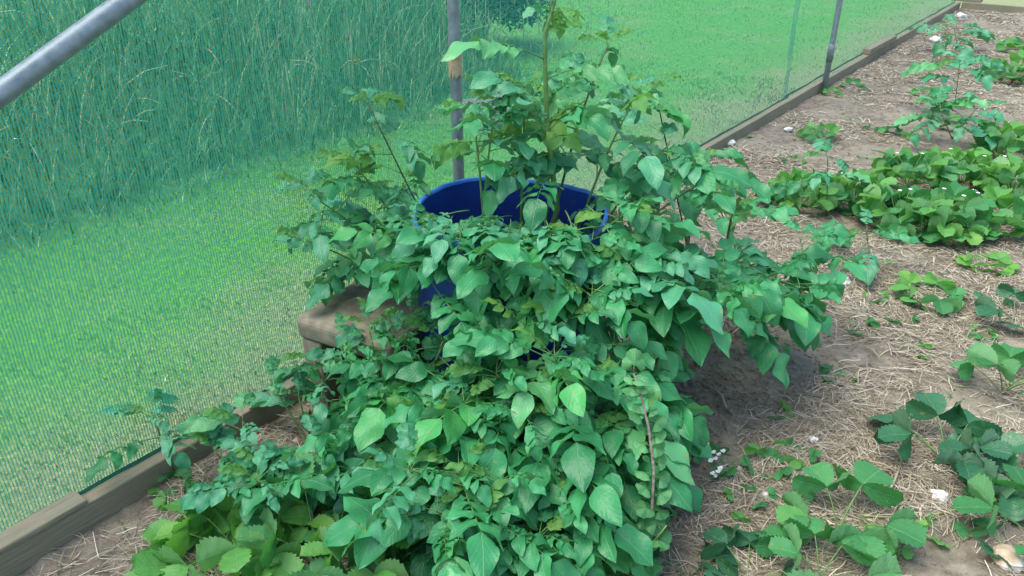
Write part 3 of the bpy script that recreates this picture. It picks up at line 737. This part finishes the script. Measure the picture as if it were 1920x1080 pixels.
# 4 plant behind the box, against the netting
g4 = SN(2.02, -1.66, .03)
p4 = thing('potato_plant', g4, 'potato plant rising behind the brown box close to the netting', 'potato plant', 'potato plants')
shoot(p4, g4, S(690, 195, 2.42), 9, .7, .68, 'bby', 6, stem=M_STEMP, bow=(0, 0, .0))
shoot(p4, g4, S(660, 300, 2.35), 13, .85, .45, 'gbb', 5, bow=(0, 0, .0))
shoot(p4, g4+Vector((.02, .02, 0)), S(575, 360, 2.22), 11, .85, .5, 'gbb', 4, bow=(0, 0, .05))
shoot(p4, g4+Vector((.03, 0, 0)), S(755, 345, 2.40), 9, .75, .5, 'ggb', 4, bow=(0, 0, .0))
shoot(p4, g4, S(575, 450, 2.15), 5, .7, .6, 'gb', 3, bow=(0, 0, .06), face=FACE+.3)
# 5 behind right of the bin
g5 = G(1290, 470)
p5 = thing('potato_plant', g5, 'potato plant with dark stems behind the right side of the blue bin', 'potato plant', 'potato plants')
shoot(p5, g5, S(1225, 150, 2.75), 7, .9, .4, 'gbb', 4, stem=M_STEMP, bow=(0, 0, 0))
shoot(p5, g5, S(1300, 300, 2.62), 5, .75, .35, 'ggby', 4, stem=M_STEMP)
shoot(p5, g5, S(1250, 320, 2.45), 5, .8, .35, 'ggy', 4)
# 6 right trailing plant
g6 = G(1345, 560)
p6 = thing('potato_plant', g6, 'potato plant sprawling right of the bin with large hanging leaves', 'potato plant', 'potato plants')
shoot(p6, g6, S(1375, 395, 2.35), 6, .75, .5, 'ggby', 5, rad=.008)
shoot(p6, g6, S(1300, 560, 2.0), 7, 1.0, .4, 'gg', 2, face=FACE)
shoot(p6, g6, S(1440, 520, 2.18), 9, .95, .4, 'ggg', 3)
shoot(p6, g6, S(1500, 540, 2.2), 9, 1.0, .45, 'gg', 2)
shoot(p6, g6, S(1340, 590, 2.0), 6, 1.0, .4, 'gg', 2, face=FACE)
# 7 small one right
g7 = G(1500, 560); p7 = thing('potato_plant', g7, 'slim bright potato plant on the straw just right of the sprawling one', 'potato plant', 'potato plants')
shoot(p7, g7, S(1500, 450, 2.55), 6, .78, .4, 'gg', 4, rad=.004)
# 8-11 front mass
def mass(label, gx, gy, lst):
    g = G(gx, gy); r = thing('potato_plant', g, label, 'potato plant', 'potato plants')
    for (tx, ty, fw, n, size, kinds) in lst:
        shoot(r, g+Vector((rnd.uniform(-.06, .06), rnd.uniform(-.06, .06), 0)), S(tx, ty, fw), n, size, .38, kinds, 4, face=FACE, rad=.006)
    return r
mass('bushy potato plant in front of the brown box', 760, 880, [
    (740, 640, 1.92, 5, .55, 'ggb'), (690, 610, 1.97, 5, .5, 'gb'), (770, 600, 1.98, 5, .6, 'gg'), (640, 640, 1.97, 6, .55, 'gb'), (710, 590, 2.0, 5, .55, 'gg'), (800, 700, 1.85, 6, .75, 'gggb'),     (830, 640, 1.85, 6, .86, 'gg'), (700, 800, 1.72, 6, .7, 'ggb'), (860, 600, 1.85, 5, .7, 'gg'), (800, 790, 1.66, 8, .75, 'gb')])
mass('dense potato plant with pale top leaves directly in front of the blue bin', 1010, 900, [
    (985, 610, 1.72, 7, .86, 'ggb'), (1060, 600, 1.75, 6, .82, 'ggb'), (1040, 670, 1.62, 7, .86, 'ggb'), (930, 700, 1.65, 7, .86, 'gggb'),
    (870, 760, 1.6, 7, .86, 'gg'), (1100, 720, 1.62, 6, .95, 'gg'), (980, 780, 1.55, 7, .86, 'gg')])
mass('potato plant with the largest dark hanging leaves below the right of the bin', 1120, 900, [
    (1150, 650, 1.75, 6, .82, 'gg'), (1165, 760, 1.66, 6, .85, 'gg'), (1195, 700, 1.78, 5, .75, 'gg'), (1115, 810, 1.55, 7, .85, 'gg'),
    (1160, 850, 1.56, 6, .8, 'gg'), (1040, 860, 1.5, 7, .86, 'gg')])
mass('potato plant at the bottom centre of the leafy mass, nearest the viewer', 950, 1060, [
    (770, 880, 1.42, 6, .82, 'ggb'), (860, 880, 1.45, 6, .86, 'gg'), (940, 900, 1.42, 6, .86, 'gg'), (1040, 930, 1.42, 6, .86, 'gg'),
    (1090, 930, 1.42, 6, .75, 'gg'), (900, 980, 1.33, 6, .82, 'gg'), (1010, 1010, 1.32, 6, .82, 'gg'), (820, 960, 1.36, 6, .7, 'gb')])
# left small potatoes
def young(label, gx, gy, lst, z=.03, stem=M_STEM):
    g = G(gx, gy, z); r = thing('potato_plant', g, label, 'potato plant', 'potato plants')
    for (tx, ty, fw, n, size) in lst: shoot(r, g, S(tx, ty, fw), n, size, .55, 'bbg', 3, rad=.0042, stem=stem, bow=(0, 0, 0.00), apex=.6)
    return r
young('potato plant with brown stem leaning against the brown box', 640, 850, [(590, 670, 1.98, 6, 0.61), (640, 650, 2.0, 5, 0.54)], stem=M_STEMP)
young('potato plant with a slender stem between the edging board and the brown box', 590, 850, [(560, 745, 1.93, 6, 0.61), (510, 720, 1.98, 4, 0.48)])
young('small single potato shoot leaning over the edging board at the left', 330, 900, [(285, 775, 1.80, 5, 0.57)], stem=M_STEMP)
young('tiny potato seedling in the straw at the lower left', 265, 1035, [(222, 975, 1.62, 2, 0.36)], stem=M_STEMP)
young('round leaved potato plant by the middle of the left edging board', 460, 930, [(455, 790, 1.72, 7, 0.67), (400, 840, 1.72, 4, 0.48), (500, 870, 1.62, 6, 0.64), (540, 850, 1.7, 5, 0.58)])
young('low potato plant with wide leaves above the yellow green strawberry', 520, 960, [(480, 900, 1.52, 6, 0.64), (420, 920, 1.55, 4, 0.58), (590, 830, 1.7, 6, 0.68), (600, 900, 1.6, 6, 0.68)])
# volunteers in the strawberry bed
young('upright potato shoot with blue grey top in the left of the strawberry patch', 1550, 405, [(1552, 295, 3.75, 4, .8)], stem=M_STEMP)
young('low blue grey potato shoot below the strawberry patch', 1630, 480, [(1625, 435, 3.15, 4, .72)])
young('dark leafed potato shoot at the far right before the berry plant', 1790, 200, [(1800, 115, 5.6, 5, 1.15)])
young('potato shoot furthest back near the end of the bed', 1795, 92, [(1790, 55, 7.6, 5, 1.3)])
young('spreading potato shoot above the strawberry patch at the right', 1785, 260, [(1760, 200, 4.9, 5, .95), (1830, 205, 4.9, 5, .95)])

# ---------------------------------------------------------------- strawberry plants
def flower(m, p, r_=.009):
    for k in range(5):
        a = k*1.2566; q = Vector((math.cos(a), math.sin(a), 0)); s_ = Vector((-q.y, q.x, 0))
        m.add([p, p+q*r_*.6+s_*r_*.45+Vector((0, 0, .001)), p+q*r_*1.1+Vector((0, 0, .002)), p+q*r_*.6-s_*r_*.45+Vector((0, 0, .001))], [(0, 1, 2, 3)])
def strawberry(label, gx, gy, n, size, kinds='g', pet=1.0, spread=(.3, 1.1), flowers=0, berries=0, green=0, group='strawberry plants', cat='strawberry plant', rot=None, name='strawberry_plant'):
    g = G(gx, gy, .035); g.z = soil_h(g.x, g.y)-.004; r = thing(name, g, label, cat, group)
    a0 = rnd.uniform(0, 6.28) if rot is None else rot
    for k in range(n):
        az = a0+k*2.39996; q = (k+.5)/n; el = spread[1]-(spread[1]-spread[0])*q+rnd.uniform(-.12, .12)
        s_ = size*rnd.uniform(.82, 1.12)*(1 if q < .8 else .85)
        put(rnd.choice((SH if el > .65 else SL)[rnd.choice(kinds)]), r, frame(Vector((0, 0, 0)), az, el, rnd.uniform(-.2, .2)) @ Matrix.Diagonal((s_, s_*pet, s_*(1+(pet-1)*.5), 1)))
    m = MB(); m.tube([(0, 0, -.01), (0, 0, .015)], [.01*size, .006*size], 6); m.build('crown', M_STEMP, r)
    for k in range(flowers):
        az = rnd.uniform(0, 6.28); h = .17*size*pet*rnd.uniform(.9, 1.2); q = Vector((math.cos(az), math.sin(az), 0))*.1*size
        m = MB(); m.tube([(0, 0, 0), q*.5+Vector((0, 0, h*.7)), q+Vector((0, 0, h))], .001, 4); s_ = m.build('flower_stalk', M_RUN, r)
        m = MB(); flower(m, q+Vector((0, 0, h+.003)), .011*size); m.build('flower', M_PET, s_)
    for k in range(berries+green):
        az = FACE+rnd.uniform(-1.2, 1.2)+1.57; az = rnd.uniform(-2.6, -.5); q = Vector((math.cos(az), math.sin(az), 0))*.14*size*rnd.uniform(.8, 1.2); h = rnd.uniform(.015, .07)*size+.01
        m = MB(); m.tube([(0, 0, 0), q*.6+Vector((0, 0, h+.03)), q+Vector((0, 0, h+.01))], .0011, 4); s_ = m.build('berry_stalk', M_RUN, r)
        m = MB(); v = []
        rb = .011*rnd.uniform(.8, 1.15)*size
        for i in range(8):
            for j in range(10):
                a = math.pi*i/7; rr = math.sin(a)**.8*rb*(1.05 if i < 4 else .95)*(1-.28*(i/7)); b_ = 2*math.pi*j/10
                v.append(q+Vector((rr*math.cos(b_), rr*math.sin(b_), h+rb*1.25*math.cos(a))))
        m.add(v, [(i*10+j, (i+1)*10+j, (i+1)*10+(j+1) % 10, i*10+(j+1) % 10) for i in range(7) for j in range(10)])
        m.build('berry', M_BERRY if k < berries else M_GBERRY, s_)
    return r
# big patch
PT = [('low strawberry plant at the left tip of the large patch', 1500, 385, 12, .95, 'gd', 0), ('strawberry plant just right of the upright potato shoot in the patch', 1600, 385, 13, .95, 'gy', 1),
      ('strawberry plant in the front middle of the large patch', 1680, 425, 15, 1.0, 'g', 1), ('strawberry plant with white flowers at the front right of the patch', 1760, 440, 15, 1.05, 'gd', 1),
      ('dark fronted strawberry plant at the lower right of the patch', 1840, 430, 14, 1.0, 'gd', 1), ('strawberry plant at the upper middle of the large patch', 1700, 350, 14, .98, 'g', 1),
      ('strawberry plant at the upper right of the patch with tiny berries', 1800, 345, 15, 1.0, 'gy', 1), ('strawberry plant at the right frame edge of the large patch', 1895, 370, 14, 1.05, 'g', 1),
      ('strawberry plant at the top right of the large patch', 1880, 290, 12, .95, 'g', 0)]
for i, (lb, x, y, n, sz, kk, fl) in enumerate(PT): strawberry(lb, x, y, n+10, sz*.92, kk.replace('d', 'g')+'gyy', 1.2, (.25, 1.25), flowers=fl*2, berries=1 if i in (6, 8) else 0)
strawberry('bright strawberry plant alone on the soil right of the edging board', 1535, 262, 9, .8, 'gy', .8)
strawberry('strawberry plant with ripe red berries at the far right', 1895, 150, 16, 1.25, 'gy', 1.0, (.2, 1.2), berries=5)
strawberry('distant strawberry plant at the right frame edge behind the berry plant', 1910, 100, 10, 1.1, 'gy', .9)
strawberry('small strawberry plant between the far patch and the berry plant', 1770, 238, 8, .9, 'gd', .8)
strawberry('strawberry plant with spreading leaves below the large patch', 1740, 560, 9, .85, 'gy', .8, (.2, .9))
strawberry('yellowish strawberry plant below the right end of the patch', 1850, 500, 8, .75, 'y', .7, (.2, .8))
strawberry('strawberry plant with a dark blue green leaf at the right edge of the path', 1900, 600, 6, .85, 'd', 1.0, (.4, 1.0))
strawberry('tall stalked five leaved strawberry plant right of the path', 1880, 735, 6, .95, 'g', 1.0, (.8, 1.2))
strawberry('large dark green strawberry plant at the right of the straw path', 1770, 870, 7, 1.02, 'd', .9, (.65, 1.2))
strawberry('dark strawberry plant with an unripe berry at the right edge', 1880, 905, 9, 1.0, 'd', .85, (.4, 1.1), green=2, berries=1)
strawberry('bright green strawberry plant cut by the right edge of the picture', 1935, 1010, 6, .95, 'g', .9, (.4, 1.1))
strawberry('low dark strawberry plant at the lower right edge', 1890, 1040, 4, .7, 'd', .6, (.3, .8))
strawberry('broad leaved strawberry plant rising at the middle of the lower path', 1570, 1000, 5, 1.12, 'g', .8, (.85, 1.25))
strawberry('glossy strawberry plant in front at the bottom right of centre', 1535, 1090, 6, 1.1, 'g', .72, (.75, 1.2))
strawberry('dark round leaved strawberry plant beside the cluster of green berries', 1400, 1090, 5, .85, 'd', .7, (.5, 1.0), green=5)
strawberry('dark strawberry plant at the bottom under the gooseberry shoot', 1290, 1090, 4, .75, 'd', .7, (.5, 1.0))
# bottom left group
strawberry('yellow green strawberry plant in the bottom left corner of the leaves', 450, 1040, 20, .9, 'y', 1.1, (.25, 1.1))
strawberry('yellow green strawberry plant at the very bottom left', 390, 1080, 12, .85, 'y', .9, (.3, 1.0))
strawberry('dark green strawberry plant with wide leaves right of the yellow green one', 600, 1060, 6, 1.0, 'g', 1.2, (.75, 1.3))
strawberry('mid green strawberry plant under the potato leaves at the lower left', 680, 1060, 9, .9, 'g', .95, (.6, 1.25))
strawberry('young bright strawberry plant at the bottom left of centre', 690, 1080, 7, .85, 'y', 1.2, (.8, 1.3))
strawberry('blue green strawberry plant at the bottom below the potato leaves', 790, 1110, 6, .95, 'd', .8, (.6, 1.2))
strawberry('strawberry plant under the leaves at the bottom centre with one white flower', 1040, 1110, 7, .8, 'gd', .9, (.4, 1.0), flowers=2)
strawberry('strawberry leaves below the slender potato stem by the brown box', 660, 930, 7, .8, 'gy', .8, (.4, 1.1))
strawberry('dark strawberry plant half hidden behind the grow bag', 870, 1000, 7, .9, 'd', .8, (.4, 1.1))

# seedlings in the straw
SEED = [(1340, 870, 'tiny strawberry runner plant just right of the gooseberry shoot'), (1400, 935, 'tiny strawberry runner plant left of the white flint on the path'), (1430, 872, 'small seedling between the bare soil and the lower path'),
 (1490, 852, 'small seedling left of the broken flint'), (1690, 592, 'bright seedling in the straw below the spreading strawberry'), (1722, 655, 'pair of seedling leaves in the middle of the straw path'),
 (1640, 552, 'seedling beside the big white flint'), (1838, 618, 'seedling clump right of the middle of the straw path'), (1572, 705, 'upright weed seedling standing alone in the straw path'),
 (1455, 768, 'small dark weed on the bare soil'), (1480, 935, 'seedling right of the lower white flint'), (1380, 990, 'bright seedling above the dark round leaved strawberry'),
 (1660, 495, 'seedling left of the spreading strawberry plant'), (1600, 500, 'seedling above the big white flint'), (1560, 455, 'seedling below the left tip of the strawberry patch'),
 (1700, 250, 'seedling on the bare soil before the far patch'), (1640, 240, 'seedling left on the bare far soil'), (1600, 160, 'weed seedling at the foot of the right post'), (1560, 172, 'second weed seedling by the right post'),
 (1390, 250, 'small seedling at the inner side of the edging board'), (1660, 1020, 'tiny seedling in the bottom right straw'), (1765, 1000, 'tiny seedling left of the lower right edge plants'),
 (325, 915, 'tiny seedling at the foot of the leaning potato shoot'), (345, 940, 'tiny seedling in the straw below the left edging board'), (330, 985, 'tiny lone seedling in the left straw'),
 (600, 790, 'small seedling on bare soil near the brown box foot'), (1610, 610, 'small seedling in the straw left of the path middle'), (1490, 300, 'small seedling beside the lone bright strawberry'),
 (1730, 170, 'far seedling on the straw beyond the right post'), (1860, 560, 'seedling left of the dark leafed right edge plant')]
for (x, y, lb) in SEED:
    g_ = G(x, y); far = 1+max(0, g_.y-2.5)*.14
    strawberry(lb, x, y+6, rnd.choice((3, 4, 5)), .34*far*rnd.uniform(.85, 1.2), 'gy', .8, (.2, .9), group='seedlings in the straw', cat='seedling', name='seedling')
m = MB()
for i in range(150):
    s_ = rnd.uniform(.5, 7); n_ = rnd.uniform(-1.7, .5); q = SN(s_, n_)
    if noise.noise(Vector((q.x*1.8, q.y*1.8, 40))) < -.05: continue
    z = soil_h(q.x, q.y)
    for k in range(rnd.choice((2, 3, 4))):
        L = rnd.uniform(.008, .018)*(1+max(0, q.y-2.5)*.12)
        leaflet(m, frame(Vector((q.x+rnd.uniform(-.012, .012), q.y+rnd.uniform(-.012, .012), z+rnd.uniform(.004, .02))), rnd.uniform(0, 6.28), rnd.uniform(-.2, .5)), L, L*.8, .3, .2, .02, i*5+k)
tag(m.build('ground_weeds', M_YNG), 'tiny scattered weeds sprouting through the straw', 'weeds', kind='stuff')

# ---------------------------------------------------------------- gooseberry shoot
gg = G(1212, 1085); gs = thing('gooseberry_bush', gg, 'thin woody gooseberry shoot with small lobed leaves along it', 'gooseberry')
path = [gg, S(1195, 1060, 1.42), S(1222, 960, 1.40), S(1226, 880, 1.41), S(1216, 800, 1.42), S(1200, 735, 1.43), S(1188, 700, 1.44)]
m = MB(); m.tube([q-gg for q in path], [.0045, .0042, .0038, .0034, .003, .0024, .0015], 7); st = m.build('stem', M_WOODY, gs)
K = 34
for k in range(K):
    t_ = .03+.95*k/K; i = min(5, int(t_*6)); p = path[i].lerp(path[i+1], t_*6-i)-gg
    sd_ = 1 if k % 2 else -1; s_ = (1.15-.35*t_)*rnd.uniform(.75, 1.2)
    put(rnd.choice(LL_['g']), st, frame(p, sd_*rnd.uniform(.7, 2.4)+math.pi*rnd.choice((0, 0, .15)), rnd.uniform(-.1, .7), rnd.uniform(-.5, .5)) @ Matrix.Diagonal((s_*.85,)*3+(1,)))
put(LL_['g'][0], st, frame(path[-1]-gg, .1, 1.2) @ Matrix.Diagonal((1.1,)*3+(1,)))
m = MB()
for k in range(16):
    i = rnd.randrange(1, 5); p = path[i].lerp(path[i+1], rnd.random())-gg; a = rnd.uniform(0, 6.28)
    m.tube([p, p+Vector((math.cos(a), math.sin(a), .2))*.01], [.0008, .0001], 4)
m.build('thorns', M_WOODY, st)
g2 = G(1175, 1095)
gs2 = thing('gooseberry_bush', g2, 'short leafy gooseberry sprout at the foot of the woody shoot', 'gooseberry')
for (tx, ty) in ((1120, 985), (1160, 960), (1200, 985), (1250, 985)):
    a = Vector((0, 0, 0)); c = S(tx, ty, 1.36)-g2; m = MB(); m.tube([a, a.lerp(c, .5)+Vector((0, 0, .02)), c], [.003, .002, .001], 6); st = m.build('stem', M_RUN, gs2)
    for k in range(6):
        t_ = .35+.65*k/6; put(rnd.choice(LL_['g']), st, frame(a.lerp(c, t_), k*2.4, rnd.uniform(0, .8)) @ Matrix.Diagonal((1.15,)*3+(1,)))

# ---------------------------------------------------------------- small white flowers, stones, sticks, runner
def wflower(label, px, py, nfl, h=.06):
    g = G(px, py, .035); r = thing('flower_sprig', g, label, 'flower')
    for k in range(nfl):
        q = Vector((rnd.uniform(-.03, .03), rnd.uniform(-.03, .03), h*rnd.uniform(.6, 1.2)))
        m = MB(); m.tube([(0, 0, -.005), q*.6, q], .0008, 4); s_ = m.build('flower_stalk', M_STEM, r)
        m = MB(); flower(m, q+Vector((0, 0, .002)), .0075); flower(m, q+Vector((.004, .003, .0035)), .005); m.build('flower', M_PET, s_)
    m = MB()
    for k in range(14):
        q = Vector((rnd.uniform(-.03, .03), rnd.uniform(-.03, .03), rnd.uniform(.005, h*.8))); leaflet(m, frame(q, rnd.uniform(0, 6.28), .3), .014, .006, .3, .1, .02, k)
    m.build('foliage', M_STR, r)
wflower('sprig of tiny white flowers on the soil right of the gooseberry shoot', 1345, 905, 7)
wflower('smaller sprig of white flowers above the other beside the dark leaves', 1330, 875, 5)
def stone(label, px, py, r_, mat=M_STONE, flat=.7):
    g = G(px, py, .035); m = MB(); rock(m, (0, 0, 0), r_, px*.37, flat, 14, 9); o = m.build('stone', mat, smooth=False)
    o.location = (g.x, g.y, soil_h(g.x, g.y)+r_*flat*.45); o.rotation_euler.z = px; tag(o, label, 'stone', 'flint stones on the soil'); return o
for a in (('largest white flint in the upper straw path', 1580, 530, .03), ('white flint with a dark edge on the lower path', 1435, 930, .014), ('broken pale flint above the lower strawberry', 1525, 822, .015),
          ('white flint on the path left of the right edge plants', 1760, 935, .024), ('small white flint on the left of the lower path', 1290, 885, .008), ('pale chip of flint right of the white flower sprig', 1385, 882, .010),
          ('tiny white flint at the middle of the lower path', 1383, 965, .007), ('pale stone by the inner side of the edging board', 1370, 275, .035), ('long pale flint on the far straw', 1755, 78, .06),
          ('tiny pale flint in the straw below the patch', 1545, 548, .010), ('pale flint at the far end of the bed', 1800, 35, .06), ('small flint half way along the lone strawberry', 1478, 245, .03)): stone(*a)
stone('large tan flint with a white rim in the bottom right corner', 1885, 1055, .042, M_STONET, .55)
stone('brown pebble in the bare soil at the left near the brown box', 558, 830, .012, M_STONET)
def stick(label, x0, y0, x1, y1, r_=.0028):
    a = G(x0, y0, .05); b = G(x1, y1, .05); c = a.lerp(b, .5)+Vector((.006, .004, .006)); m = MB(); m.tube([Vector((0, 0, 0)), c-a, b-a], [r_, r_*.9, r_*.5], 5)
    o = m.build('dry_stick', M_STRAW); o.location = a; tag(o, label, 'stick', 'dry sticks on the soil')
stick('longest pale dry stick on the straw beside the lower strawberry plants', 1658, 942, 1690, 868, .004)
stick('curled pale dry leaf stalk on the bare soil', 1340, 730, 1362, 765, .005)
stick('short horizontal dry stick crossing above the long one', 1630, 865, 1680, 885)
stick('pale stick lying on the straw at the top of the path', 1620, 648, 1650, 672)
stick('dry stick by the right end of the runner', 1800, 965, 1850, 935)
a = [G(1620, 967, .05), G(1700, 970, .045), G(1770, 960, .05), G(1868, 938, .07), G(1835, 900, .09), G(1818, 862, .1)]
m = MB()
def crom(a, n=6):
    r = []
    for i in range(len(a)-1):
        p0, p1, p2, p3 = a[max(0, i-1)], a[i], a[i+1], a[min(len(a)-1, i+2)]
        for k in range(n):
            t_ = k/n; r.append(.5*((2*p1)+(p2-p0)*t_+(2*p0-5*p1+4*p2-p3)*t_*t_+(3*p1-p0-3*p2+p3)*t_**3))
    return r+[a[-1]]
m.tube([q-a[0] for q in crom(a[:4])], .0022, 5); o = m.build('strawberry_runner', M_RUN); o.location = a[0]; tag(o, 'long yellow green strawberry runner lying across the straw', 'runner')
m = MB(); m.tube([q-a[3] for q in crom(a[3:])], .002, 5); o = m.build('strawberry_runner', M_RUN); o.location = a[3]; tag(o, 'short curved runner hanging from the large dark strawberry plant', 'runner')
